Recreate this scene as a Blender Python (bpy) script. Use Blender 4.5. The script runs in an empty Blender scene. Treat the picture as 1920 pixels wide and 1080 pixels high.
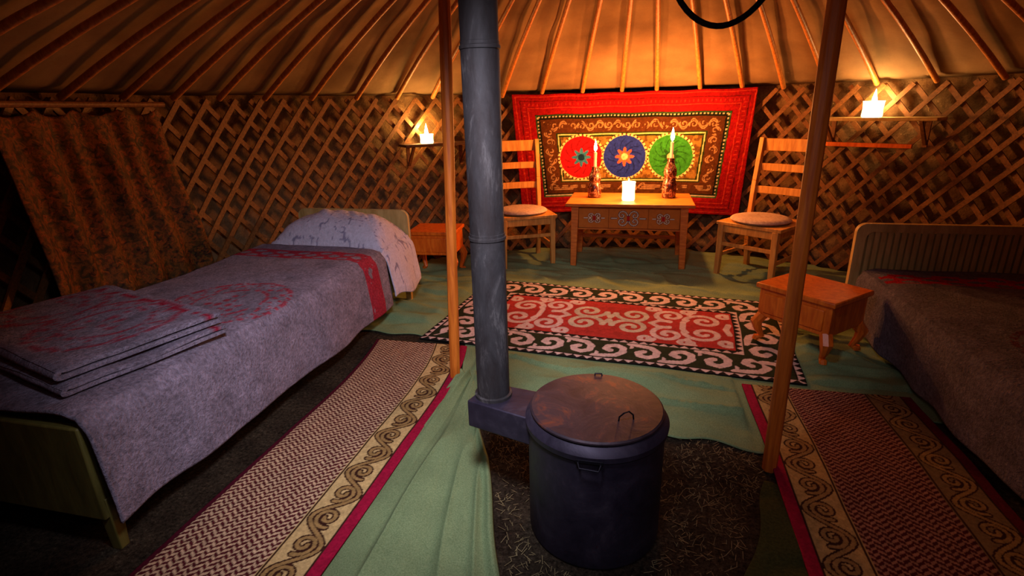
import bpy, math, random
import numpy as np
from mathutils import Matrix, Vector
random.seed(7); rng=np.random.default_rng(5)
SC=bpy.context.scene
COL=SC.collection
PI=math.pi
CY=2.365; RW=2.8; HW=1.395
def srgb(c):
    return tuple((x/12.92 if x<=.04045 else ((x+.055)/1.055)**2.4) for x in c)
def h(s):
    return srgb(tuple(int(s[i:i+2],16)/255 for i in (0,2,4)))
# ---------------------------------------------------------------- materials
class NT:
    def __init__(s,name,rough=.7,metal=0,spec=.3):
        s.m=bpy.data.materials.new(name); s.m.use_nodes=True
        s.t=s.m.node_tree; s.b=s.t.nodes['Principled BSDF']
        s.b.inputs['Roughness'].default_value=rough; s.b.inputs['Metallic'].default_value=metal
        s.b.inputs['Specular IOR Level'].default_value=spec
    def n(s,k,**kw):
        x=s.t.nodes.new(k)
        for a,b in kw.items(): setattr(x,a,b)
        return x
    def l(s,a,b): s.t.links.new(a,b)
    def coord(s,scale=(1,1,1),kind='Object'):
        tc=s.n('ShaderNodeTexCoord'); mp=s.n('ShaderNodeMapping'); mp.inputs['Scale'].default_value=scale
        s.l(tc.outputs[kind],mp.inputs['Vector']); return mp.outputs[0]
    def noise(s,vec,scale,detail=4,rough=.6,dist=0):
        x=s.n('ShaderNodeTexNoise'); x.inputs['Scale'].default_value=scale; x.inputs['Detail'].default_value=detail
        x.inputs['Roughness'].default_value=rough; x.inputs['Distortion'].default_value=dist
        s.l(vec,x.inputs['Vector']); return x.outputs['Fac']
    def ramp(s,fac,stops):
        r=s.n('ShaderNodeValToRGB'); e=r.color_ramp.elements
        while len(e)<len(stops): e.new(.5)
        for i,(p,c) in enumerate(stops): e[i].position=p; e[i].color=(*c,1)
        s.l(fac,r.inputs[0]); return r.outputs[0]
    def mix(s,f,a,b,mode='MIX'):
        x=s.n('ShaderNodeMix',data_type='RGBA',blend_type=mode)
        if isinstance(f,(int,float)): x.inputs[0].default_value=f
        else: s.l(f,x.inputs[0])
        for i,v in ((6,a),(7,b)):
            if isinstance(v,tuple): x.inputs[i].default_value=(*v,1)
            else: s.l(v,x.inputs[i])
        return x.outputs[2]
    def base(s,c):
        if isinstance(c,tuple): s.b.inputs['Base Color'].default_value=(*c,1)
        else: s.l(c,s.b.inputs['Base Color'])
    def bump(s,hh,strength=.4,dist=.01):
        b=s.n('ShaderNodeBump'); b.inputs['Strength'].default_value=strength; b.inputs['Distance'].default_value=dist
        s.l(hh,b.inputs['Height']); s.l(b.outputs[0],s.b.inputs['Normal'])
def mat_wood(name,a,b,sc=(3,3,.35),rough=.5,spec=.35):
    m=NT(name,rough,spec=spec); v=m.coord(sc); f=m.noise(v,14,6,.6,.6)
    m.base(m.ramp(f,[(.3,a),(.7,b)])); m.bump(f,.25,.004); return m.m
def mat_cloth(name,a,b,scale=60,bs=.5,bd=.004,big=3,rough=.95):
    m=NT(name,rough,spec=.1); v=m.coord(); f=m.noise(v,scale,5,.7); g=m.noise(v,big,3,.5)
    c=m.ramp(f,[(.3,a),(.7,b)]); c=m.mix(g,m.mix(.5,c,(0,0,0)),c); m.base(c)
    m.bump(f,bs,bd); return m.m
def mat_attr(name,scale=120,bs=.5,bd=.004,vary=.55,rough=.95):
    m=NT(name,rough,spec=.08); at=m.n('ShaderNodeAttribute',attribute_name='Col'); v=m.coord()
    f=m.noise(v,scale,4,.7); g=m.ramp(f,[(.25,(vary,)*3),(.7,(1,1,1))])
    m.base(m.mix(1.0,at.outputs['Color'],g,'MULTIPLY')); m.bump(f,bs,bd); return m.m
M={}
M['pine']=mat_wood('pine',h('a86a28'),h('dca050'))
M['red_wood']=mat_wood('orange_painted_wood',h('b8480c'),h('e67820'),(3,3,.5),.35)
M['post']=mat_wood('post_wood',h('a44810'),h('e07a26'),(4,4,.3))
M['pole']=mat_wood('roof_pole_paint',h('98521f'),h('d08c44'),(4,4,.6),.45)
M['lath']=mat_wood('lath_wood',h('583618'),h('8c5a2c'),(5,5,5),.6)
M['table']=mat_wood('table_wood',h('b0521a'),h('dc8232'),(.8,4,4),.4)
M['cream_wood']=mat_wood('cream_painted_wood',h('a08048'),h('c4a468'),(2,2,.4),.5)
M['olive_wood']=mat_wood('olive_painted_wood',h('4a431c'),h('665e2c'),(2,2,.4),.55)
M['dark_wood']=mat_wood('dark_wood',h('2c160a'),h('54301a'))
M['green']=mat_cloth('green_canvas',h('647c54'),h('92a87a'),220,.3,.002,5)
M['green_dark']=mat_cloth('dark_green_cloth',h('2a3018'),h('444c28'),120,.3,.003)
M['cushion']=mat_cloth('cushion_cloth',h('b09080'),h('e0c4b0'),50,.3,.003)
M['rope']=mat_cloth('dark_rope',h('0c0808'),h('241a18'),80,.6,.004)
M['attr']=mat_attr('woven_pattern')
M['attr_felt']=mat_attr('felt_pattern',70,.8,.006,.6)
M['attr_wool']=mat_attr('wool_pattern',85,1,.012,.35)
M['attr_paint']=mat_attr('painted_panel',25,.1,.001,.8,.5)
M['attr_lace']=mat_attr('white_lace',55,.8,.008,.7)
# felt wall
m=NT('felt_wall',.95,spec=.05); v=m.coord(); f=m.noise(v,9,8,.7,.2); g=m.noise(v,45,4,.7)
c1=m.ramp(g,[(.3,(0,0,0)),(.7,(1,1,1))]); c2=m.ramp(f,[(.3,h('664a30')),(.7,h('8e6e4a'))]); c3=m.ramp(f,[(.3,h('58402c')),(.7,h('7e6244'))])
m.base(m.mix(c1,c2,c3)); m.bump(f,.8,.04); M['felt']=m.m
# ceiling canvas
m=NT('roof_canvas',.95,spec=.05); v=m.coord(); f=m.noise(v,2.6,4,.5,.1); g=m.noise(v,90,4,.6)
c1=m.ramp(f,[(.3,h('624a34')),(.7,h('8a6c4c'))]); c2=m.ramp(f,[(.3,h('725a40')),(.7,h('987c58'))])
m.base(m.mix(g,c1,c2)); m.bump(f,.4,.04); M['canvas']=m.m
# soil
m=NT('trodden_soil',1,spec=.05); v=m.coord(); f=m.noise(v,70,8,.85); g=m.noise(v,5,5)
c1=m.ramp(f,[(.38,h('120d0a')),(.58,h('4c4234')),(.70,h('94886e'))]); c2=m.ramp(f,[(.42,h('0e0a08')),(.7,h('40342a'))])
m.base(m.mix(m.ramp(g,[(.35,(0,0,0)),(.65,(1,1,1))]),c1,c2)); m.bump(f,.7,.015); M['soil']=m.m
M['straw']=mat_cloth('straw',h('5c5038'),h('a09068'),9,.1,.001)
# iron
m=NT('blackened_iron',.5,.5,.4); v=m.coord(); f=m.noise(v,7,8,.7,.4)
m.base(m.ramp(f,[(.3,h('241f2e')),(.55,h('363040')),(.75,h('504856'))])); m.bump(f,.25,.006)
rr=m.ramp(f,[(.3,(.42,)*3),(.7,(.68,)*3)]); m.l(rr,m.b.inputs['Roughness']); M['iron']=m.m
m=NT('rusty_lid_iron',.55,.4,.4); v=m.coord(); f=m.noise(v,9,8,.7,1.2)
m.base(m.ramp(f,[(.3,h('28202a')),(.55,h('40323a')),(.76,h('8a4626'))])); m.bump(f,.3,.005); M['lid']=m.m
m=NT('galvanised_pipe',.65,.3,.3); v=m.coord((1,1,.3)); f=m.noise(v,14,9,.8,.5); g=m.noise(v,4,6,.7)
c1=m.ramp(f,[(.3,h('1c1a1c')),(.55,h('383638')),(.72,h('706c6c'))])
m.base(m.mix(m.ramp(g,[(.42,(0,0,0)),(.6,(.8,.8,.8))]),c1,h('241a18'))); m.bump(f,.3,.004); M['pipe']=m.m
# curtain
m=NT('patterned_curtain',.7,spec=.25); v=m.coord(); f=m.noise(v,34,5,.65,.6)
w=m.n('ShaderNodeTexVoronoi'); w.inputs['Scale'].default_value=24; m.l(v,w.inputs['Vector'])
c=m.ramp(f,[(.40,h('24140a')),(.5,h('60300e')),(.58,h('904814')),(.68,h('3c200c'))])
c1=m.ramp(w.outputs['Distance'],[(.2,(.6,)*3),(.28,(0,0,0)),(.42,(0,0,0)),(.5,(.4,)*3)])
m.base(m.mix(c1,c,h('4c3c12'))); m.bump(f,.3,.008); M['curtain']=m.m
def emis(name,col,st,base=(1,1,1)):
    m=NT(name,.5); m.base(base); m.b.inputs['Emission Color'].default_value=(*col,1); m.b.inputs['Emission Strength'].default_value=st; return m.m
M['flame']=emis('candle_flame',(1,.62,.22),60)
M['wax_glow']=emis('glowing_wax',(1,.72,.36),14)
M['wax']=emis('candle_wax',(1,.5,.2),.35,h('d8c090'))
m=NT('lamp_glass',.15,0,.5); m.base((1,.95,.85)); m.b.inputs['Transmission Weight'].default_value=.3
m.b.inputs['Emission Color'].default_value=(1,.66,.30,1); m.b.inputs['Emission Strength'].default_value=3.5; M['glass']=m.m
m=NT('bottle_glaze',.25,0,.5); v=m.coord((1,1,1)); f=m.noise(v,30,3,.6,1)
m.base(m.ramp(f,[(.4,h('30140c')),(.5,h('541f10')),(.57,h('a88060')),(.62,h('3c1a10'))])); M['bottle']=m.m
m=NT('wrought_iron',.5,.8); m.base(h('26242c')); M['wire']=m.m
# ---------------------------------------------------------------- mesh builder
class MB:
    def __init__(s): s.v=[]; s.f=[]
    def add(s,vs,fs):
        o=len(s.v); s.v+= [tuple(x) for x in vs]; s.f+=[tuple(i+o for i in f) for f in fs]; return s
    def box(s,c,d,rot=None,taper=1):
        vs=[]
        for z in (-1,1):
            k=taper if z<0 else 1
            for x,y in ((-1,-1),(1,-1),(1,1),(-1,1)): vs.append(Vector((x*d[0]/2*k,y*d[1]/2*k,z*d[2]/2)))
        if rot: vs=[rot@q for q in vs]
        vs=[q+Vector(c) for q in vs]
        return s.add(vs,[(3,2,1,0),(4,5,6,7),(0,1,5,4),(1,2,6,5),(2,3,7,6),(3,0,4,7)])
    def bar(s,p0,p1,w,d,w1=None,d1=None,up=Vector((0,1,0))):
        p0=Vector(p0);p1=Vector(p1);a=(p1-p0).normalized(); y=(up-a*up.dot(a)).normalized(); x=y.cross(a)
        w1=w1 or w; d1=d1 or d; vs=[]
        for p,ww,dd in ((p0,w,d),(p1,w1,d1)):
            for i,j in ((-1,-1),(1,-1),(1,1),(-1,1)): vs.append(p+x*i*ww/2+y*j*dd/2)
        return s.add(vs,[(3,2,1,0),(4,5,6,7),(0,1,5,4),(1,2,6,5),(2,3,7,6),(3,0,4,7)])
    def tube(s,pts,r,n=12,cap=True):
        pts=[Vector(p) for p in pts]; rs=r if isinstance(r,(list,tuple)) else [r]*len(pts)
        vs=[];fs=[]; ref=None
        for i,p in enumerate(pts):
            t=(pts[min(i+1,len(pts)-1)]-pts[max(i-1,0)]).normalized()
            if ref is None: ref=Vector((0,0,1)) if abs(t.z)<.9 else Vector((1,0,0))
            x=(ref-t*ref.dot(t)).normalized(); y=t.cross(x); ref=x
            for k in range(n):
                a=2*PI*k/n; vs.append(p+(x*math.cos(a)+y*math.sin(a))*rs[i])
        for i in range(len(pts)-1):
            for k in range(n):
                k2=(k+1)%n; fs.append((i*n+k,i*n+k2,(i+1)*n+k2,(i+1)*n+k))
        if cap: fs.append(tuple(range(n))[::-1]); fs.append(tuple((len(pts)-1)*n+k for k in range(n)))
        return s.add(vs,fs)
    def lathe(s,prof,n=32,c=(0,0,0)):
        vs=[];fs=[]
        for r,z in prof:
            for k in range(n):
                a=2*PI*k/n; vs.append((c[0]+max(r,1e-4)*math.cos(a),c[1]+max(r,1e-4)*math.sin(a),c[2]+z))
        for i in range(len(prof)-1):
            for k in range(n):
                k2=(k+1)%n; fs.append((i*n+k,i*n+k2,(i+1)*n+k2,(i+1)*n+k))
        return s.add(vs,fs)
    def mesh(s,name,mat,smooth=35):
        me=bpy.data.meshes.new(name); me.from_pydata(s.v,[],s.f); me.update()
        if smooth:
            me.shade_smooth(); me.set_sharp_from_angle(angle=math.radians(smooth))
        me.materials.append(M[mat] if isinstance(mat,str) else mat); return me
def obj(name,me,parent=None,loc=(0,0,0),rz=0,bevel=0,label=None):
    o=bpy.data.objects.new(name,me); COL.objects.link(o); o.location=loc; o.rotation_euler=(0,0,rz)
    if parent: o.parent=parent
    if bevel:
        b=o.modifiers.new('bevel','BEVEL'); b.width=bevel; b.segments=2; b.limit_method='ANGLE'; b.harden_normals=False
    if label: o['label']=label
    return o
def thing(o,label,cat,group=None):
    o['label']=label; o['category']=cat
    if group: o['group']=group
    return o
def empty(name,loc,rz,label,cat,group=None):
    o=bpy.data.objects.new(name,None); COL.objects.link(o); o.location=loc; o.rotation_euler=(0,0,rz); o.empty_display_size=.1
    return thing(o,label,cat,group)
def struct(o): o['kind']='structure'; return o
def part(mb,name,mat,parent,bevel=0,smooth=35,loc=(0,0,0),label=None):
    return obj(name,mb.mesh(name,mat,smooth),parent,loc,0,bevel,label)
def grid(name,P,col,mat,parent=None,loc=(0,0,0),rz=0,solid=0,smooth=True,offset=-1):
    ny,nx=P.shape[:2]; me=bpy.data.meshes.new(name)
    idx=np.arange(ny*nx).reshape(ny,nx)
    q=np.stack([idx[:-1,:-1],idx[:-1,1:],idx[1:,1:],idx[1:,:-1]],-1).reshape(-1,4)
    me.vertices.add(ny*nx); me.vertices.foreach_set('co',P.reshape(-1).astype(np.float32))
    me.loops.add(q.size); me.loops.foreach_set('vertex_index',q.reshape(-1).astype(np.int32))
    me.polygons.add(len(q)); me.polygons.foreach_set('loop_start',(np.arange(len(q))*4).astype(np.int32))
    me.update(calc_edges=True); me.validate()
    if col is not None:
        a=me.color_attributes.new('Col','FLOAT_COLOR','POINT'); c4=np.ones((ny*nx,4),np.float32); c4[:,:3]=col.reshape(-1,3)
        a.data.foreach_set('color',c4.reshape(-1))
    if smooth: me.shade_smooth()
    me.materials.append(M[mat]); o=obj(name,me,parent,loc,rz)
    if solid:
        s=o.modifiers.new('thickness','SOLIDIFY'); s.thickness=solid; s.offset=offset
    return o
_G=rng.random((64,64))
def vn(x,y):
    x=np.asarray(x,float);y=np.asarray(y,float)
    xi=np.floor(x).astype(int);yi=np.floor(y).astype(int);fx=x-xi;fy=y-yi
    fx=fx*fx*(3-2*fx);fy=fy*fy*(3-2*fy)
    g=lambda a,b:_G[a%64,b%64]
    return (g(xi,yi)*(1-fx)+g(xi+1,yi)*fx)*(1-fy)+(g(xi,yi+1)*(1-fx)+g(xi+1,yi+1)*fx)*fy-.5
# ---------------------------------------------------------------- pattern painting
def pdist(X,Y,pts):
    D=np.full(X.shape,9.)
    for (ax,ay),(bx,by) in zip(pts[:-1],pts[1:]):
        dx,dy=bx-ax,by-ay; L=dx*dx+dy*dy+1e-12
        t=np.clip(((X-ax)*dx+(Y-ay)*dy)/L,0,1)
        D=np.minimum(D,np.hypot(X-ax-t*dx,Y-ay-t*dy))
    return D
def spiral(cx,cy,r0,r1,a0,turns,n=26,sx=1):
    return [(cx+(r0+(r1-r0)*(i/n)**.8)*math.cos(a0+turns*2*PI*i/n)*sx,cy+(r0+(r1-r0)*(i/n)**.8)*math.sin(a0+turns*2*PI*i/n)) for i in range(n+1)]
def scroll(s,t,P,W,turn=1.15):
    k=np.floor(s/(P/2)); u=s-k*P/2; odd=(k%2)==1; tt=np.where(odd,W-t,t)
    D=np.full(s.shape,9.); c=P/4
    sp=spiral(c,W*.46,W*.36,W*.10,math.radians(200),-turn,22)
    wave=[(c+P*x,W*(.5-.42*math.cos(2*PI*x))) for x in np.linspace(-.52,.02,9)]
    wave=[(x-P*.02,W-y) for x,y in wave]
    for off in (-P/2,0,P/2):
        t2=(W-tt) if off!=0 else tt
        D=np.minimum(D,pdist(u-off,t2,sp)); D=np.minimum(D,pdist(u-off,t2,wave))
    return D
def put(C,mask,col): C[mask]=col
def trib(s,d,p,w):
    return (np.abs((s/p)%1-.5)*2*w)>d
def shyrdak(X,Y,hx=1.03,hy=.585):
    C=np.zeros(X.shape+(3,)); dark=h('1c1a18'); pale=h('d4bab4'); red=h('ac3430'); grn=h('28301e')
    dxe=hx-np.abs(X); dye=hy-np.abs(Y); d=np.minimum(dxe,dye); s=np.where(dye<dxe,X,Y)
    C[:]=dark
    put(C,(d<.034)&~trib(s,d,.055,.034),pale)
    W=.205; t=d-.045
    P=.36; k=np.floor(s/(P/2)); u=s-k*P/2; odd=(k%2)==1; tt=np.where(odd,W-t,t)
    D=np.full(X.shape,9.)
    hook=[(0,.01),(.05,.02),(.115,.035),(.150,.08),(.145,.135),(.105,.165),(.062,.150),(.052,.112),(.078,.092)]
    for off in (-P/2,0,P/2):
        t2=(W-tt) if off!=0 else tt
        D=np.minimum(D,pdist(u-off,t2,hook))
    D=np.minimum(D,pdist(u,tt,[(-.01,.01),(.0,.05)]))
    put(C,(d>=.04)&(d<.258),grn); put(C,(d>=.046)&(d<.250)&(D<.0205),pale)
    put(C,(d>=.258)&(d<.290),pale); put(C,(d>=.260)&(d<.290)&trib(s,.290-d,.055,.032),dark)
    f=d>=.290; C[f]=red
    put(C,(d>=.290)&(d<.298),dark)
    ax=np.abs(X); ay=np.abs(Y)
    D=np.full(X.shape,9.)
    for (cx,cy,r,a,tn) in ((.145,.10,.12,180,1.5),(.37,.15,.11,-90,-1.4),(.57,.10,.115,180,-1.4),(.25,.24,.045,0,1.1),(.47,.24,.04,0,1.1),(.69,.21,.045,0,1.1)):
        D=np.minimum(D,pdist(ax,ay,spiral(cx,cy,r,.02,math.radians(a),tn)))
    for pl in ([(.0,.02),(.03,.10)],[(.26,.0),(.31,.05),(.37,.05)],[(.45,.0),(.45,.06),(.47,.10)],[(.52,.28),(.48,.2)],[(.69,.0),(.71,.08)]):
        D=np.minimum(D,pdist(ax,ay,pl))
    put(C,f&(d>.304)&(D<.0175),pale)
    put(C,f&(ax<.265)&(ay<.21)&(D<.0175),h('c0b8a4'))
    C*= (1+.35*vn(X*40,Y*40)[...,None])
    return np.clip(C,0,1)
def runner(s,y,W,both):
    C=np.zeros(s.shape+(3,)); cream=h('ccae8a'); br=h('521c22'); mar=h('9c1438'); yel=h('c8ac74')
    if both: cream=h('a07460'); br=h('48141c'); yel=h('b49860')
    cw=.0185; k=np.floor(s/cw); fr=s/cw-k; v=y/.023+np.where(k%2==0,1,-1)*fr*.5
    C[:]=cream; put(C,(v%1)<.54,br)
    def band(ss,edge):
        put(C,ss<.190,yel)
        t=ss-.048; D=scroll(y,t,.24,.128,1.3)
        b=(ss>=.048)&(ss<.176)
        put(C,b&(D<.0125),h('3a2018')); put(C,b&(D<.0065),h('9a7c4c'))
        put(C,(ss>=.040)&(ss<.046),h('3a2018')); put(C,(ss>=.181)&(ss<.187),h('3a2018'))
        put(C,ss<.038,edge)
    band(s,mar)
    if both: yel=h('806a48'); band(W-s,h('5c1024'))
    else: put(C,(W-s)<.02,h('4a1020'))
    C*=(1+.3*vn(s*90,y*90)[...,None])
    return np.clip(C,0,1)
def tapestry(fx,x,z,z0,z1):
    C=np.zeros(x.shape+(3,)); red=h('880c10'); C[:]=red
    k=(z1-z)/(z1-z0)
    li=-.943+.11*k; ri=.745-.085*k
    dl=(x-li)+.172; dr=(ri-x)+.172
    d=np.minimum(np.minimum(dl,dr),z1-z); d=np.minimum(d,(z-z0)*1.2)
    s=np.where((z1-z)<np.minimum(dl,dr),x,z)
    put(C,(d>.055)&(d<.063),h('540808')); put(C,(d>.02)&(d<.026),h('b83424')); put(C,(d>.115)&(d<.121),h('b83424'))
    put(C,(d>.075)&(d<.1)&((s/.035)%1<.25),h('a82820'))
    gi=d>.172; put(C,gi,h('10140c'))
    put(C,(d>.186)&(d<.198)&(((s/.03)%1)<.5),h('b0a888')); put(C,(d>.176)&(d<.184),h('2f5a2c'))
    b=d>.212; put(C,b,h('482610'))
    D=scroll(s,d-.225,.16,.10); put(C,b&(d<.33)&(D<.0045)&(vn(x*30,z*30)>-.15),h('94704c'))
    put(C,(d>.335)&(d<.37),h('1c2c10')); put(C,(d>.347)&(d<.356),h('c0b478'))
    g=d>=.37; n=vn(x*45,z*45); put(C,g,h('80602a')); put(C,g&(n>.05),h('5c401c'))
    zc=.86
    for cx,c1,c2 in ((-.52,h('a01018'),h('2e6a8c')),(-.135,h('1c2c8c'),h('e05a3c')),(.265,h('2c7a24'),h('1c4c18'))):
        r=np.hypot(x-cx,z-zc); a=np.arctan2(z-zc,x-cx)
        put(C,r<.205,h('d8c080')); put(C,(r<.205)&(np.sin(a*36)<-.2)&(r>.19),h('4a3018'))
        put(C,r<.187,c1)
        put(C,(r<.15)&(np.abs(np.sin(a*6+r*38))<.28)&(r>.07),tuple(np.array(c1)*.45))
        put(C,(r<.065+.02*np.cos(a*8)),c2); put(C,r<.03,h('e8b080') if cx!=-.52 else h('102c44'))
    C*=(1+.5*vn(x*70,z*70)[...,None])
    return np.clip(C,0,1)
def ringprint(C,X,Y,cx,cy,R,col):
    r=np.hypot(X-cx,Y-cy); a=np.arctan2(Y-cy,X-cx); nn=vn(X*60,Y*60)>-.22
    m=((np.abs(r-R)<.012)|(np.abs(r-R*.62)<.009))
    m|=(r<R*.92)&(r>R*.70)&(np.abs(np.sin(a*9+np.sin(r*90)))<.55)&(vn(a*12,r*40)>-.1)
    m|=(r<R*.5)&(np.abs(np.sin(X*60)*np.cos(Y*55))>.55)&(vn(X*16+9,Y*16)>-.05)
    m&=nn
    C[m]=C[m]*.25+np.array(col)*.75
# ================================================================ ROOM
m=MB()
n=96; m.v=[(0,CY,0)]+[(RW*1.03*math.sin(2*PI*k/n),CY+RW*1.03*math.cos(2*PI*k/n),0) for k in range(n)]
m.f=[(0,1+(k+1)%n,1+k) for k in range(n)]
fl=obj('floor',m.mesh('floor','soil')); struct(fl)
def ring_grid(nphi,nt):
    ph=np.linspace(-PI,PI,nphi); t=np.linspace(0,1,nt); return np.meshgrid(ph,t)
PH,T=ring_grid(193,26)
R=RW+.03+.05*(vn(PH*9+30,T*6)+.5)
R[:,-1]=R[:,0]
P=np.stack([R*np.sin(PH),CY+R*np.cos(PH),T*(HW+.07)],-1)
struct(grid('wall_round',P,None,'felt',solid=.03,offset=1))
RC=.55; ZC=2.34
def roofz(t): return HW+.02+(ZC-HW-.02)*t+.07*np.sin(PI*t)*(1-t)
PH,T=ring_grid(577,40)
R=RW-.02+(RC-RW+.02)*T
Z=roofz(T)+.028
NP=52
sag=.02*np.abs(np.sin(PH*NP/2))*np.sin(PI*np.clip(T*1.02,0,1)); Z=Z+sag+(.02*(vn(PH*14+30,T*9)+.4)+.010*(vn(PH*34+T*3+60,T*12)+.5))*np.sin(PI*T)
R=np.where(T<.01,RW+.03,R)
Z[:,-1]=Z[:,0]
P=np.stack([R*np.sin(PH),CY+R*np.cos(PH),Z],-1)
struct(grid('ceiling',P,None,'canvas',solid=.02,offset=1))
m=MB(); m.tube([(RC*math.cos(a),RC*math.sin(a),0) for a in np.linspace(0,2*PI,49)],.04,10)
for i in range(-1,2):
    for sgn in (0,1):
        pts=[]
        for t in np.linspace(-1,1,13):
            q=i*.1; a=(t*math.sqrt(1-(q/RC)**2)*RC,q,.16*(1-t*t)); pts.append(a if sgn==0 else (a[1],a[0],a[2]))
        m.tube(pts,.014,8)
cr=part(m,'smoke_hole_wheel','pole',None); cr.location=(0,CY,ZC-.02); thing(cr,'round wooden wheel framing the smoke hole above the stove','yurt wheel')
m=MB(); m.lathe([(0,.3),(.4,.22),(.75,-.02)],48); cc=part(m,'ceiling','canvas',None); cc.location=(0,CY,ZC); struct(cc)
m=MB(); pts=[]
for t in np.linspace(0,1,10):
    pts.append(Vector((0,-(RW-.05-RC)*t,float(roofz(t))-HW-.012)))
m.tube(pts,[.0185-.005*t for t in np.linspace(0,1,10)],10); rpm=m.mesh('roof_pole','pole',50)
for k in range(NP):
    a=2*PI*(k+.35)/NP+.012*math.sin(k*7.3)
    if abs((a+PI)%(2*PI)-PI)>math.radians(140): continue
    o=obj('roof_pole',rpm,None,((RW-.05)*math.sin(a),CY+(RW-.05)*math.cos(a),HW-.0),-a)
    thing(o,'orange-brown wooden roof pole resting on the lattice wall','roof pole','roof poles of the yurt')
m=MB()
def lath(a0,sgn,r):
    vs=[];fs=[]; ts=np.linspace(0,1,12)
    for t in ts:
        z=t*(HW+.0); a=a0+sgn*t*1.22/RW
        for da,dz,dr in ((-1,sgn*.8,-1),(1,-sgn*.8,-1),(1,-sgn*.8,1),(-1,sgn*.8,1)):
            aa=a+da*.0125/RW; rr=r+dr*.006; vs.append((rr*math.sin(aa),CY+rr*math.cos(aa),z+dz*.0125))
    for i in range(len(ts)-1):
        for k in range(4):
            k2=(k+1)%4; fs.append((i*4+k,i*4+k2,(i+1)*4+k2,(i+1)*4+k))
    fs.append((0,1,2,3)); e=(len(ts)-1)*4; fs.append((e+3,e+2,e+1,e)); m.add(vs,fs)
step=.185/RW; na=int(math.radians(300)/step)
for i in range(na):
    a=-math.radians(150)+i*step+.006*math.sin(i*5.1)
    lath(a,1,RW-.055+.004*math.sin(i)); lath(a+.006*math.sin(i*3.3),-1,RW-.035)
lt=part(m,'wall_lattice','lath',None,smooth=0); struct(lt)
# ================================================================ GROUND CLOTHS & RUGS
def fcloth(X,Y,Z,label,mat='green'):
    o=grid('ground_cloth',np.stack([X,Y,Z],-1),None,mat,solid=.004,offset=-1); thing(o,label,'ground cloth'); return o
xs=np.linspace(-2.45,1.9,340); tt=np.linspace(0,1,230); S,T=np.meshgrid(xs,tt)
edge=np.interp(xs,[-2.5,-.95,-.84,-.70,-.6,-.2,.3,.55,.75,1.9],[2.80,2.76,2.35,2.2,2.02,2.0,1.97,1.93,2.3,2.3])+.015*np.sin(xs*23)
ymax=CY+np.sqrt(np.maximum(2.66**2-xs**2,.05))
Y=edge[None,:]+(ymax-edge)[None,:]*T
def rugmask(x,y):
    a=math.radians(5.5); u=(x+.14)*math.cos(a)-(y-3.2)*math.sin(a); w=(x+.14)*math.sin(a)+(y-3.2)*math.cos(a)
    d=np.maximum(np.abs(u)-1.03,np.abs(w)-.585); return np.clip(d/.08,0,1)
def ridge(x): return (1-np.abs(x)*4).clip(0,1)**2
wr=.03*np.abs(vn(S*3+Y*2,Y*7))*2+.010*(vn(S*11+Y*5,Y*15)+.5)+.022*ridge(vn(S*2.1+5,Y*9+S*2))
Z=.006+wr*rugmask(S,Y)*np.clip((T)*14,.15,1)*np.where((S>.5)&(Y<2.55),0,1)*np.where((S<-.8)&(Y<2.68),0.2,1)
fcloth(S,Y,Z,'crumpled green canvas covering the ground under the felt rug')
ys=np.linspace(.55,2.32,300); t2=np.linspace(0,1,120); Yg,Tg=np.meshgrid(ys,t2,indexing='ij')
xr=np.interp(ys,[.55,1.16,1.5,1.98,2.2,2.32],[-.12,-.33,-.46,-.64,-.69,-.74])+.01*np.sin(ys*9)
Xg=-.88+(xr[:,None]+.88)*Tg
rad=np.arctan2(Xg+.78,2.5-Yg)
Zg=.008+(.007*np.abs(np.sin(rad*26+vn(Xg*3,Yg*2)*2))+.028*(vn(rad*12,Yg*1.6)+.5)+.020*ridge(vn(rad*13+3,Yg*1.5+9))+.004*(vn(Xg*18+Yg*4,Yg*9)+.5))*np.clip((Tg-.05)*6,0,1)
Zg+=.02*np.exp(-((Tg-.97)/.03)**2)
fcloth(Xg,Yg,Zg,'green canvas flap folded beside the zigzag runner')
ys=np.linspace(.55,1.75,100); Yg,Tg=np.meshgrid(ys,t2,indexing='ij')
xl=np.interp(ys,[.55,1.0,1.3,1.75],[.2,.27,.36,.5])+.012*np.sin(ys*14)
Xg=xl[:,None]+(.56-xl[:,None])*Tg
Zg=.008+(.02*np.abs(vn(Xg*9,Yg*7))*2)*np.clip((1-Tg)*5,0,1)
fcloth(Xg,Yg,Zg,'dark green canvas flap beside the stove on soil','green_dark')
nx,ny=470,270; X,Y=np.meshgrid(np.linspace(-1.03,1.03,nx),np.linspace(-.585,.585,ny))
Z=.016+.004*vn(X*5,Y*5)
Xo=X+.01*vn(X*3+7,Y*4); Yo=Y+.02*vn(X*3,Y*3+9)
o=grid('felt_rug',np.stack([Xo,Yo,Z],-1),shyrdak(X,Y),'attr_felt',None,(-.14,3.2,0),math.radians(-5.5),.009)
thing(o,'red, black and white felt rug with ram horn scrolls','rug')
def mk_runner(x0,x1,y0,y1,flip,both,label,rz=0):
    W=abs(x1-x0); nx=int(W/.0034); ny=int((y1-y0)/.0038)
    s,y=np.meshgrid(np.linspace(0,W,nx),np.linspace(y0,y1,ny))
    C=runner(s,y,W,both)
    X=(x1-s) if flip else (x0+s)
    if flip: X=X[:,::-1]; s=s[:,::-1]; C=C[:,::-1]
    X=X+.008*vn(y*3,s*0+3)*2-(.06*np.clip((y-2.1)/.54,0,1)**2 if flip else 0)
    Z=.021+.006*vn(X*4,y*5)+.004*np.abs(vn(X*10,y*7))
    cx,cy=(x0+x1)/2,(y0+y1)/2
    o=grid('runner_rug',np.stack([X-cx,y-cy,Z],-1),C,'attr',None,(cx,cy,0),rz,.008)
    thing(o,label,'rug'); return o
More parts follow.
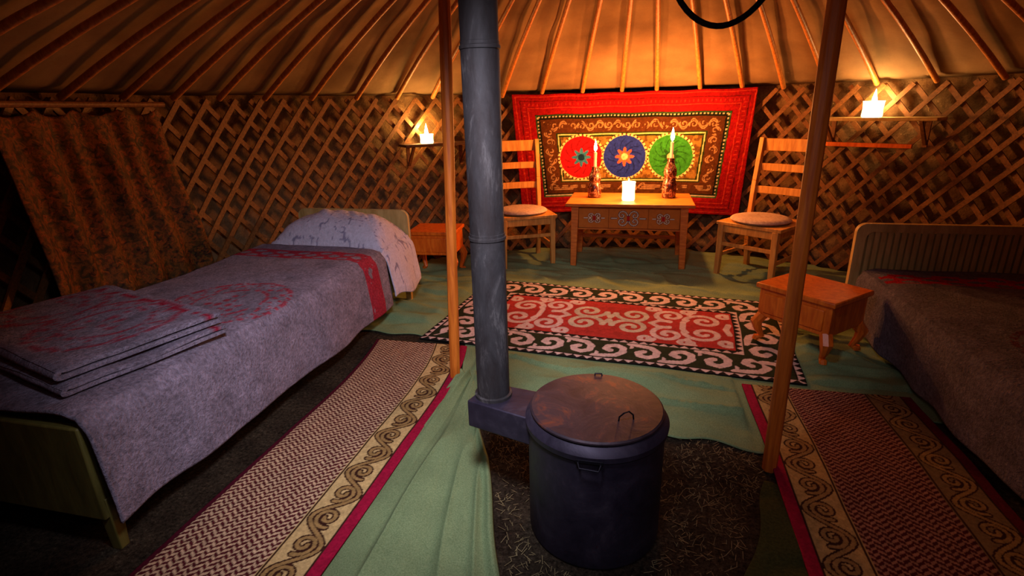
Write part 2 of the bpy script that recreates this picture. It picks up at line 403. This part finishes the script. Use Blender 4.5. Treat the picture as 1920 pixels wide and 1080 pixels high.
mk_runner(-1.405,-.845,.55,2.64,True,False,'brown and cream zigzag woven runner with scroll border beside made bed')
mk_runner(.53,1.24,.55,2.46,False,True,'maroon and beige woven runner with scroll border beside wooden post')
m=MB()
for i in range(4600):
    x=random.uniform(-.75,.5); y=random.uniform(.8,2.0)
    xe=np.interp(y,[.55,1.16,1.98,2.3],[-.12,-.33,-.64,-.74])
    if x<xe+.02 or (x>.2 and y<1.75 and x>np.interp(y,[.55,1,1.3,1.75],[.2,.27,.36,.5])-.02): continue
    if math.hypot(x+.088,y-1.439)<.235: continue
    if float(vn(x*7+3,y*7))<-.12 and random.random()<.75: continue
    a=random.uniform(0,PI); l=random.uniform(.003,.016); dx,dy=l*math.cos(a),l*math.sin(a); wx,wy=-dy/l*.0009,dx/l*.0009; z=.003+random.random()*.005
    z2=z+random.random()*.006
    m.add([(x-dx-wx,y-dy-wy,z),(x-dx+wx,y-dy+wy,z),(x+dx+wx,y+dy+wy,z2),(x+dx-wx,y+dy-wy,z2)],[(0,1,2,3)])
o=part(m,'straw','straw',None,smooth=0); thing(o,'scattered dry straw on trodden soil around the stove','straw'); o['kind']='stuff'
# ================================================================ STOVE
sx,sy=-.092,1.442
st=empty('stove',(sx,sy,0),0,'squat round blackened iron stove with flue pipe','stove')
m=MB(); m.lathe([(0,.01),(.205,.01),(.207,.02),(.207,.378),(.216,.385),(.218,.402),(.210,.414),(.196,.424),(.192,.421),(0,.41)],64)
part(m,'body','iron',st,smooth=30)
m=MB(); m.lathe([(0,.428),(.196,.428),(.201,.431),(.201,.436),(.196,.440),(.12,.443),(0,.447)],64); part(m,'lid','lid',st,smooth=30,label='rust-brown round iron lid')
m=MB(); a0=math.radians(-40)
cx,cy=.12*math.cos(a0),.12*math.sin(a0)
m.tube([(cx-.022,cy-.008,.441),(cx-.020,cy-.010,.458),(cx-.006,cy-.012,.474),(cx+.006,cy-.004,.475),(cx+.018,cy+.008,.458),(cx+.020,cy+.010,.441)],.0024,8)
part(m,'lid_handle','wire',st)
m=MB(); m.tube([(-.030,-.212,.388),(-.030,-.226,.390),(-.026,-.234,.378),(.026,-.236,.376),(.031,-.227,.389),(.030,-.212,.388)],.003,8)
m.box((0,-.213,.388),(.075,.010,.010)); part(m,'handle','wire',st,.001)
m=MB(); m.tube([(-.02,.185,.433),(-.018,.187,.446),(.003,.188,.446),(.006,.185,.433)],.003,8); part(m,'hinge','wire',st)
px,py=-.340,.059
m=MB()
vs=[(-.415,.005,.31),(-.16,-.075,.31),(-.12,.09,.31),(-.37,.135,.31)]
vs=vs+[(x,y,.405) for x,y,z in vs]
m.add(vs,[(3,2,1,0),(4,5,6,7),(0,1,5,4),(1,2,6,5),(2,3,7,6),(3,0,4,7)])
part(m,'flue_box','iron',st,.004)
m=MB(); r=.053
prof=[(r+.008,.40),(r+.008,.415),(r,.417)]
for zj in (.95,1.47,1.98,2.45):
    prof+=[(r,zj-.02),(r+.003,zj-.018),(r+.003,zj-.01),(r,zj-.008),(r,zj),(r-.0015,zj+.001)]
prof+=[(r,2.7)]
m.lathe(prof,48,(px,py,0)); part(m,'stove_pipe','pipe',st,smooth=40,label='grey sheet-metal stove pipe with joint rings')
# ================================================================ POSTS
def post(x,y,lean,H,label):
    m=MB(); pts=[(lean[0]*t,lean[1]*t,H*t) for t in np.linspace(0,1,10)]
    m.tube(pts,[.0265+.001*math.sin(i*1.3) for i in range(10)],8)
    o=part(m,'support_post','post',None,.004,30); o.location=(x,y,0); thing(o,label,'post'); return o
post(-.857,2.283,(.075,.0),2.14,'slim orange-brown wooden post standing behind the stove pipe')
post(.527,1.834,(-.015,.0),2.16,'slim orange-brown wooden post on the woven runner edge')
# ================================================================ TABLE
tb=empty('table',(-.065,4.56,0),0,'low orange wooden table with painted medallions on apron','table')
m=MB(); m.box((0,0,.55),(1.0,.60,.026)); part(m,'table_top','table',tb,.006)
for sxn in (-1,1):
    for syn in (-1,1):
        m=MB(); m.bar((sxn*.425,syn*.235,.537),(sxn*.435,syn*.25,.0),.06,.06,.045,.045); part(m,'leg','table',tb,.004)
m=MB(); m.box((0,.0,.44),(.86,.48,.195)); part(m,'apron','table',tb,.003)
nx,nz=220,46; X,Z=np.meshgrid(np.linspace(-.40,.40,nx),np.linspace(-.085,.085,nz))
C=np.zeros(X.shape+(3,)); C[:]=h('c4702c')
for cx,w,hh in ((-.27,.085,.045),(0,.14,.07),(.27,.085,.05)):
    u=(X-cx); ax=np.abs(u); az=np.abs(Z)
    inside=(ax/w+ (az/hh)**2*.7)<1
    D=np.minimum(pdist(ax,az,spiral(w*.35,hh*.35,w*.30,.005,math.radians(180),-1.3)),pdist(ax,az,[(w*.65,0),(w*.95,0)]))
    put(C,inside&(D<.007),h('1c2040') if cx==0 else h('7c3c18')); put(C,(D<.003)&inside,h('e0d0b8')); put(C,(ax<.012)&(az<.02),h('b02020'))
put(C,(np.abs(np.abs(X)-.40)<.006)|(np.abs(np.abs(Z)-.085)<.005),h('7a3a14'))
put(C,(np.abs(np.abs(X)-.155)<.003),h('7a3a14'))
grid('painted_panel',np.stack([X,np.zeros_like(X)-.2425,Z+.44],-1),C,'attr_paint',tb)
m=MB(); m.box((-.0,.17,.20),(.8,.02,.03)); part(m,'stretcher','table',tb,.003)
# ================================================================ CHAIRS
def chair(loc,rz,label):
    e=empty('chair',loc,rz,label,'chair','pine chairs beside the table')
    hz=.445
    for s in (-1,1):
        m=MB(); m.bar((s*.205,-.20,hz-.01),(s*.21,-.205,0),.044,.044,.034,.034); part(m,'leg','pine',e,.004)
        m=MB(); 
        pts=[(s*.20,.235,0),(s*.20,.20,.25),(s*.20,.19,.45),(s*.20,.215,.72),(s*.20,.26,1.04)]
        for a,b in zip(pts[:-1],pts[1:]): m.bar(a,b,.034,.044)
        part(m,'leg','pine',e,.003)
    m=MB(); m.box((0,-.0,hz-.0),(.49,.44,.026)); m.box((0,-.20,hz-.04),(.39,.022,.055)); m.box((0,.19,hz-.04),(.39,.022,.055))
    for s in (-1,1): m.box((s*.205,0,hz-.04),(.022,.38,.055))
    part(m,'seat','pine',e,.005)
    for z,hh in ((.990,.09),(.825,.055),(.655,.055)):
        m=MB(); y=np.interp(z,[.45,.72,1.03],[.19,.215,.26]); ring=[]
        for i in range(9):
            a=-.20+i*.40/8; ya=y+.014*(1-(a/.20)**2)
            ring.append([(a,ya-.009,z-hh/2),(a,ya-.009,z+hh/2),(a,ya+.009,z+hh/2),(a,ya+.009,z-hh/2)])
        vs=[p for q in ring for p in q]; fs=[]
        for i in range(8):
            for k in range(4): fs.append((i*4+k,(i+1)*4+k,(i+1)*4+(k+1)%4,i*4+(k+1)%4))
        fs+=[(0,1,2,3),(35,34,33,32)]
        m.add(vs,fs); part(m,'backrest_slat','pine',e,.003,smooth=25)
    for s in (-1,1):
        m=MB(); m.bar((s*.207,-.19,.2),(s*.20,.205,.2),.018,.028,up=Vector((0,0,1))); part(m,'stretcher','pine',e,.002)
    m=MB(); m.bar((-.205,-.203,.29),(.205,-.203,.29),.018,.028,up=Vector((0,0,1))); part(m,'stretcher','pine',e,.002)
    return e
chair((.915,4.24,0),math.radians(-38),'pine ladder-back chair with round pad standing near wooden post')
chair((-.955,4.43,0),math.radians(26),'pine ladder-back chair with round pad beside the stove pipe')
def cushion(x,y,rz,label):
    m=MB(); m.lathe([(0,0),(.17,0),(.20,.006),(.212,.018),(.20,.03),(.17,.038),(.08,.034),(0,.031)],40)
    o=part(m,'seat_cushion','cushion',None); o.location=(x,y,.459); o.rotation_euler=(0,0,rz); thing(o,label,'cushion','round chair pads')
cushion(.895,4.22,-.5,'thin round pale seat pad on pine chair'); cushion(-.95,4.41,.5,'thin round pale seat pad on pine chair')
# ================================================================ NIGHTSTANDS
def nstand(loc,rz,w,d,hh,label):
    e=empty('nightstand',loc,rz,label,'nightstand','small orange wooden nightstands')
    m=MB(); m.box((0,0,hh-.014),(w,d,.028)); part(m,'table_top','red_wood',e,.006)
    m=MB(); m.box((0,0,hh-.028-.08),(w*.92,d*.9,.16)); part(m,'body','red_wood',e,.004)
    m=MB(); m.box((0,-d*.455,hh-.108),(w*.76,.014,.11)); part(m,'drawer','red_wood',e,.004)
    for s in (-1,1):
        for t in (-1,1):
            m=MB(); x,y=s*w*.41,t*d*.39; zt=hh-.185
            m.tube([(x,y,zt),(x+s*.022,y+t*.022,zt*.72),(x+s*.012,y+t*.012,zt*.42),(x-s*.004,y-t*.004,zt*.15),(x+s*.016,y+t*.016,.012),(x+s*.018,y+t*.018,0)],[.032,.032,.021,.015,.020,.018],8)
            part(m,'leg','red_wood',e)
    return e
nstand((.935,2.975,.03),math.radians(-46),.43,.36,.335,'orange wooden nightstand with curved legs on green canvas')
nstand((-1.56,3.95,.02),math.radians(4),.38,.34,.39,'orange wooden nightstand with curved legs behind bed headboard')
# ================================================================ BEDS
def bed(x0,x1,y0,y1,zt,hb,label,slats):
    cx,cy=(x0+x1)/2,(y0+y1)/2; w=x1-x0; L=y1-y0
    e=empty('bed',(cx,cy,0),0,label,'bed')
    m=MB(); yb=L/2
    z0=.16; rr=.05
    def frame(wi,z1,r): 
        o=[(-wi,z0),(wi,z0)]
        for i in range(7):
            a=i*PI/12; o.append((wi-r+r*math.cos(a),z1-r+r*math.sin(a)))
        for i in range(7):
            a=PI/2+i*PI/12; o.append((-wi+r+r*math.cos(a),z1-r+r*math.sin(a)))
        return o
    hw=w/2+(.035 if slats else 0)
    outl=frame(hw,hb,rr); n=len(outl)
    if slats:
        inn=[(x*(hw-.05)/hw,z0+(z-z0)*(hb-.045-z0)/(hb-z0)) for x,z in outl]
        for yy in (yb-.035,yb):
            m.add([(x,yy,z) for x,z in outl]+[(x,yy,z) for x,z in inn],[(i,(i+1)%n,n+(i+1)%n,n+i) for i in range(n)])
        m.add([(x,yb-.035,z) for x,z in outl]+[(x,yb,z) for x,z in outl],[(i,(i+1)%n,n+(i+1)%n,n+i) for i in range(n)])
        m.add([(x,yb-.035,z) for x,z in inn]+[(x,yb,z) for x,z in inn],[(i,(i+1)%n,n+(i+1)%n,n+i) for i in range(n)])
        k=24; 
        for i in range(k):
            x=-(hw-.06)+(2*hw-.12)*(i+.5)/k; m.box((x,yb-.018,(z0+hb-.04)/2),((2*hw-.12)/k*.66,.018,hb-.05-z0))
        m.box((0,yb-.006,(z0+hb-.04)/2),(2*hw-.1,.006,hb-.06-z0))
    else:
        m.add([(x,yb-.03,z) for x,z in outl]+[(x,yb,z) for x,z in outl],[(i,(i+1)%n,n+(i+1)%n,n+i) for i in range(n)]+[tuple(range(n)),tuple(range(2*n-1,n-1,-1))])
    part(m,'headboard','cream_wood',e,0 if slats else .004,smooth=25)
    fh=zt-.16
    m=MB(); m.box((0,-yb+.015,zt-.03-fh/2),(w-.02,.03,fh)); part(m,'footboard','olive_wood',e,.006)
    m=MB()
    for s in (-1,1): m.box((s*(w/2-.03),0,.22),(.03,L-.06,.12))
    m.box((0,0,.27),(w-.08,L-.08,.02)); part(m,'bed_frame','olive_wood',e,.003)
    for s in (-1,1):
        for t in (-1,1):
            m=MB(); m.box((s*(w/2-.03),t*(yb-.035),.10),(.05,.045,.20),taper=.7); part(m,'leg','cream_wood' if t>0 else 'olive_wood',e,.003)
    m=MB(); m.box((0,-.01,(.28+zt-.03)/2),(w-.04,L-.08,zt-.03-.28)); part(m,'mattress','green_dark',e,.03)
    return e
bed(-2.365,-1.53,1.0,3.38,.485,.655,'made single bed with pale headboard and grey wool blanket',False)
bed(1.255,2.10,1.02,3.36,.36,.635,'single bed with slatted cream headboard under grey blanket',True)
def drape(name,x0,x1,y0,y1,zt,hemL,hemR,paint,label,cat,mat,seed,hem_amp=.02,ns=150,nl=230,rad=.05,bulge=None,flare=.03):
    Wt=x1-x0; sL=zt-hemL if hemL is not None else 0; sR=zt-hemR if hemR is not None else 0
    tot=sL+Wt+sR; s=np.linspace(0,tot,ns); l=np.linspace(y0,y1,nl); S,Lg=np.meshgrid(s,l)
    u=S-sL
    X=np.clip(u,0,Wt)+x0
    dn=np.maximum(-u,0)+np.maximum(u-Wt,0); side=np.where(u<0,-1,np.where(u>Wt,1,0))
    Z=zt-dn
    if hemL is None: ce=np.abs(u-Wt)
    elif hemR is None: ce=np.abs(u)
    else: ce=np.minimum(np.abs(u),np.abs(u-Wt))
    rnd=np.exp(-(ce/rad)**2)*rad*.42
    sgn=np.where(np.abs(u-Wt)<np.abs(u),1,-1)
    X=X-sgn*rnd*.7; Z=Z-rnd*.7
    fold=np.sin(Lg*9+seed+2*vn(Lg*2+seed,S*0))*.5+vn(Lg*6+seed*3,S*2)
    amt=np.clip(dn/.3,0,1)
    X=X+side*(flare*amt+.018*fold*amt)+side*.012*np.clip(dn/.05,0,1)
    Z=Z+.012*vn(X*4+seed,Lg*3)+.006*vn(X*12,Lg*10+seed)
    if bulge is not None: Z=Z+bulge(X,Lg)*np.clip(1-dn*3,0,1)
    Z=Z+np.where(dn>.05,1,0)*hem_amp*vn(Lg*5+seed,S*0)*amt
    C=paint(X,Lg,S-sL,Wt)
    P=np.stack([X-(x0+x1)/2,Lg-(y0+y1)/2,Z],-1)
    o=grid(name,P,C,mat,None,((x0+x1)/2,(y0+y1)/2,0),0,.01,offset=-1); thing(o,label,cat); return o
wool=np.array(h('968ca0'))
def wcol(X,Y,k=1.):
    C=np.zeros(X.shape+(3,)); C[:]=wool*k; C*=(1+.35*vn(X*14,Y*14)[...,None]+.4*vn(X*70,Y*70)[...,None]); return C
def paintL(X,Y,u,W):
    C=wcol(u,Y)
    red=h('b81434')
    ringprint(C,u,Y,.58,1.92,.26,red)
    b=(Y>2.64)&(Y<2.80)
    mm=b&((np.abs(Y-2.65)<.012)|(np.abs(Y-2.79)<.012)|(np.abs(np.sin(u*42)+np.sin(Y*70)*.7)<.75))
    mm|=b&(u>W*.99)&(vn(u*20,Y*20)>-.35)
    C[mm]=C[mm]*.12+np.array(red)*.88
    return C
drape('blanket',-2.36,-1.52,1.005,2.925,.50,None,.13,paintL,'grey wool blanket with red printed band and round emblem','blanket','attr_wool',1.3)
def paintP(X,Y,u,W):
    C=np.zeros(X.shape+(3,)); C[:]=h('c8c0d2')
    n=np.abs(vn(X*22,Y*22))+.5*np.abs(vn(X*50,Y*50)); C[n<.09]=h('8c86a0'); return C
def pb(X,Y):
    a=np.clip(1-np.abs((X+1.93)/.385)**3.4,0,1); b=np.clip(1-np.abs((Y-3.16)/.20)**2.6,0,1)
    return .165*(a**.6)*(b**.75)+.04*vn(X*7,Y*7)*b+.03*np.abs(vn(X*14+Y*9,Y*6))*b-.022*np.exp(-((Y-2.933)/.03)**2)
drape('pillow',-2.33,-1.515,2.933,3.342,.508,None,.17,paintP,'plump pillow under white floral shawl draped over bed side','pillow','attr_lace',4.1,.06,150,110,rad=.06,bulge=pb,flare=.05)
def paintR(X,Y,u,W):
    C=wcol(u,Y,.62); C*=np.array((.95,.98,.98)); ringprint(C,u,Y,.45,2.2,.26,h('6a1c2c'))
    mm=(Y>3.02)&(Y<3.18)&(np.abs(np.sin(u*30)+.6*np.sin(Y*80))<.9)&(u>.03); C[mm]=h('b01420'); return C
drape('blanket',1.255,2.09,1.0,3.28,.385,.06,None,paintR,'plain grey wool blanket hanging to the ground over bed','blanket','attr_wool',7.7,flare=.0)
def folded(name,loc,rz,w,d,paint,label,mat,th=.045,seed=0):
    mth=th/2
    prof=[]; k=24
    for i in range(k): prof.append((d/2-d*i/(k-1)*.97,0.004))
    for i in range(1,8):
        a=-PI/2-PI*i/8; prof.append((-d/2+d*.03+math.cos(a)*mth*1.0,mth*.9+math.sin(a)*(mth*.9-.004)))
    for i in range(k): prof.append((-d/2*.97+d*.985*i/(k-1),th-.004))
    prof=np.array(prof); xs=np.linspace(-w/2,w/2,150)
    XX,_=np.meshgrid(xs,np.zeros(len(prof))); YY=np.repeat(prof[:,:1],150,1); ZZ=np.repeat(prof[:,1:],150,1)
    YY=YY+.012*vn(XX*4+seed,ZZ*30)+.004*vn(XX*14,YY*14)
    f=np.clip(ZZ/th,0,1); ZZ=ZZ+f*(.010*(vn(XX*6+seed,YY*6)+.1)+.006*vn(XX*15,YY*13))
    XX=XX*(1+.02*vn(YY*5+seed,ZZ*0))
    C=paint(XX,YY,ZZ,th)
    o=grid(name,np.stack([XX,YY,ZZ],-1),C,mat,None,loc,rz,th*.5,offset=0)
    b=o.modifiers.new('bevel','BEVEL'); b.width=th*.2; b.segments=3; b.limit_method='ANGLE'; b.angle_limit=math.radians(60)
    thing(o,label,'blanket'); return o
def pf(X,Y,Z,th):
    C=wcol(X,Y,1.02); rd=h('ac1c3c')
    top=Z>th*.6; D=C.copy(); ringprint(D,X,Y,.12,.02,.23,rd); ringprint(D,X,Y,-.3,.0,.2,rd); C[top]=D[top]
    mm=top&(Y>.21)&(Y<.235)&(vn(X*30,Y*9)>-.1); C[mm]=rd; return C
folded('folded_blanket',(-1.975,1.43,.515),math.radians(-14),.83,.55,pf,'folded grey wool blanket at the bottom of the stack','attr_wool',.024,2)
folded('folded_blanket',(-1.995,1.445,.557),math.radians(-16),.83,.53,pf,'folded grey blanket with red round emblem on bed foot','attr_wool',.030,5)
# ================================================================ TAPESTRY
zt0,zt1=.36,1.41; nx,nz=380,200
F,Zt=np.meshgrid(np.linspace(0,1,nx),np.linspace(zt0,zt1,nz)); k=(zt1-Zt)/(zt1-zt0)
xl=-1.115+k*.07; xr=.90-k*.04
X=xl+(xr-xl)*F
Rr=RW-.085+.006*vn(X*6,Zt*5)
Yt=CY+np.sqrt((Rr)**2-X**2)-.02-.008*np.sin(X*14)*k
o=grid('wall_tapestry',np.stack([X,Yt,Zt+.003*np.sin(X*16)*(1-k)],-1),tapestry(F,X,Zt,zt0,zt1),'attr_felt',None,(0,0,0),0,.006)
thing(o,'red-bordered embroidered wall hanging with three coloured circles','tapestry')
# ================================================================ CURTAIN
nx,nz=200,90; F,K=np.meshgrid(np.linspace(0,1,nx),np.linspace(0,1,nz))
ph=np.radians(-104+(1-K)*.5+ F*(19.3)+ (1-K)**1.3*F*2.5); rr=2.655-.026*np.sin(F*34+2*vn(F*6,K*1.5))*(.45+.55*(1-K))-.04*(1-K)-.05*vn(F*5,K*3)
zb=.36+.04*np.sin(F*9)
Zc=zb+(1.345-zb)*K-.03*np.abs(np.sin(F*PI*4))*K
o=grid('curtain',np.stack([rr*np.sin(ph),CY+rr*np.cos(ph),Zc],-1),None,'curtain',None,(0,0,0),0,.004)
thing(o,'orange and brown patterned curtain hanging on wall lattice','curtain')
m=MB(); m.tube([(2.63*math.sin(a),CY+2.63*math.cos(a),1.368) for a in np.radians(np.linspace(-106,-84,12))],.014,10)
o=part(m,'curtain_rod','lath',None); thing(o,'wooden rail holding the patterned curtain','curtain rod')
# ================================================================ SHELVES
def shelf(phi,z,L,label,rail=None,mat='dark_wood'):
    a=math.radians(phi); r=2.60
    e=empty('wall_shelf',(r*math.sin(a),CY+r*math.cos(a),z),-a,label,'shelf')
    m=MB(); m.box((0,0,0),(L,.22,.022)); part(m,'shelf_board',mat,e,.004)
    for s in (-1,1):
        m=MB(); m.bar((s*L*.38,.10,-.17),(s*L*.38,-.08,-.012),.022,.022,up=Vector((1,0,0))); m.box((s*L*.38,.10,-.09),(.03,.02,.2)); part(m,'bracket','lath',e,.002)
    if rail is not None:
        m=MB(); m.box((rail[0],.085,rail[1]),(rail[2],.022,.03)); part(m,'rail','red_wood',e,.003)
shelf(-39.5,1.03,.62,'dark wooden wall shelf holding a lit candle')
shelf(38,1.165,.78,'pale wooden wall shelf with rail below holding bright candle',(-.08,-.185,.62),'cream_wood')
# ================================================================ CANDLES
def plight(loc,power,col=(1,.5,.17),r=.03,name='candle_light'):
    l=bpy.data.lights.new(name,'POINT'); l.energy=power; l.color=col; l.shadow_soft_size=r
    o=bpy.data.objects.new(name,l); COL.objects.link(o); o.location=loc; return o
def flame(e,z,k=1):
    m=MB(); m.lathe([(0,z),(.006*k,z+.006*k),(.0095*k,z+.018*k),(.007*k,z+.034*k),(.003*k,z+.052*k),(0,z+.064*k)],16); part(m,'flame','flame',e)
def bottle_candle(x,y,z,hb,hc,k,label):
    e=empty('candle_holder',(x,y,z),0,label,'candle holder','painted bottle candle holders')
    m=MB(); m.lathe([(0,0),(.05,0),(.056,.01),(.058,hb*.3),(.052,hb*.42),(.042,hb*.5),(.052,hb*.6),(.050,hb*.72),(.032,hb*.86),(.026,hb*.95),(.030,hb),(.0,hb)],28); part(m,'bottle','bottle',e)
    m=MB(); m.lathe([(0,hb-.005),(.013,hb-.005),(.012,hb+hc*.5),(.013,hb+hc-.004),(.008,hb+hc),(0,hb+hc-.002)],16); part(m,'candle','wax',e)
    flame(e,hb+hc+.004,k); return e
bottle_candle(-.36,4.60,.563,.255,.12,1.5,'brown and white painted bottle holding short lit candle')
bottle_candle(.25,4.62,.563,.32,.13,1.7,'brown and white painted bottle holding tall lit candle')
def jar(x,y,z,r,hh,label,k=1):
    e=empty('candle_jar',(x,y,z),0,label,'candle jar','glass candle jars')
    m=MB(); m.lathe([(0,0),(r*.9,0),(r,.01),(r*.95,hh*.5),(r,hh*.9),(r*1.05,hh),(r*.93,hh),(r*.86,hh*.5),(r*.85,.012),(0,.012)],28); part(m,'glass_jar','glass',e)
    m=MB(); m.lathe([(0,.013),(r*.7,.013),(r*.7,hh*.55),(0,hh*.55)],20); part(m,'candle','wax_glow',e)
    flame(e,hh*.5,k); return e
jar(-.075,4.46,.563,.052,.15,'frosted glass jar with bright lit candle on table',1.6)
def polar(phi,r): a=math.radians(phi); return r*math.sin(a),CY+r*math.cos(a)
x,y=polar(-41.8,2.58); jar(x,y,1.041,.055,.075,'small glass jar with lit candle on dark shelf',1.9)
x2,y2=polar(37.6,2.58); jar(x2,y2,1.176,.065,.11,'wide glass jar with bright candle on pale shelf',2.1)
WARM=(1,.345,.08)
plight((-.075,4.44,.82),32,WARM,.05); plight((-.36,4.60,1.09),28,WARM,.03); plight((.25,4.62,1.17),46,WARM,.03)
x,y=polar(-41.8,2.69); plight((x,y,1.17),10,(1,.54,.15),.02)
x2,y2=polar(37.6,2.69); plight((x2,y2,1.29),7,(1,.56,.20),.02)
m=MB()
pts=[(.03,2.36,2.26)]
for t in np.linspace(-.96,.96,24):
    pts.append((.27+.27*t,2.35,min(1.575+.28*t*t+.26*t**6,2.2)))
pts.append((.50,2.36,2.24))
m.tube(pts,.011,10); o=part(m,'hanging_rope','rope',None); thing(o,'dark rope loop hanging from the roof wheel','rope')
# ================================================================ LIGHTS
def spot(loc,tgt,power,col,size,ang,blend=1):
    l=bpy.data.lights.new('fill_spot','SPOT'); l.energy=power; l.color=col; l.shadow_soft_size=size; l.spot_size=math.radians(ang); l.spot_blend=blend
    o=bpy.data.objects.new('fill_spot',l); COL.objects.link(o); o.location=loc
    o.rotation_euler=(Vector(tgt)-Vector(loc)).to_track_quat('-Z','Y').to_euler(); return o
spot((-.25,.65,1.68),(-1.0,2.0,.2),155,(.88,.85,1),.12,80)
spot((-.1,1.25,1.85),(-.1,3.2,.0),55,(.95,.90,1),.10,72)
spot((.12,.1,1.5),(-.25,2.0,.2),20,(.88,.82,1),.15,100)
w=bpy.data.worlds.new('world'); SC.world=w; w.use_nodes=True; w.node_tree.nodes['Background'].inputs[0].default_value=(.02,.02,.04,1); w.node_tree.nodes['Background'].inputs[1].default_value=.3
# ================================================================ CAMERA
cam=bpy.data.cameras.new('camera'); co=bpy.data.objects.new('camera',cam); COL.objects.link(co); SC.camera=co
cam.sensor_width=36; cam.lens=18.75; cam.clip_start=.02
yaw=math.radians(13.5); th=math.atan(.337); ro=math.radians(1.5)
F=Vector((-math.sin(yaw)*math.cos(th),math.cos(yaw)*math.cos(th),-math.sin(th)))
R0=Vector((math.cos(yaw),math.sin(yaw),0)); U0=R0.cross(F)
r=R0*math.cos(ro)-U0*math.sin(ro); u=R0*math.sin(ro)+U0*math.cos(ro)
mt=Matrix((r,u,-F)).transposed().to_4x4(); mt.translation=Vector((0,0,1.3)); co.matrix_world=mt
SC.view_settings.view_transform='Standard'
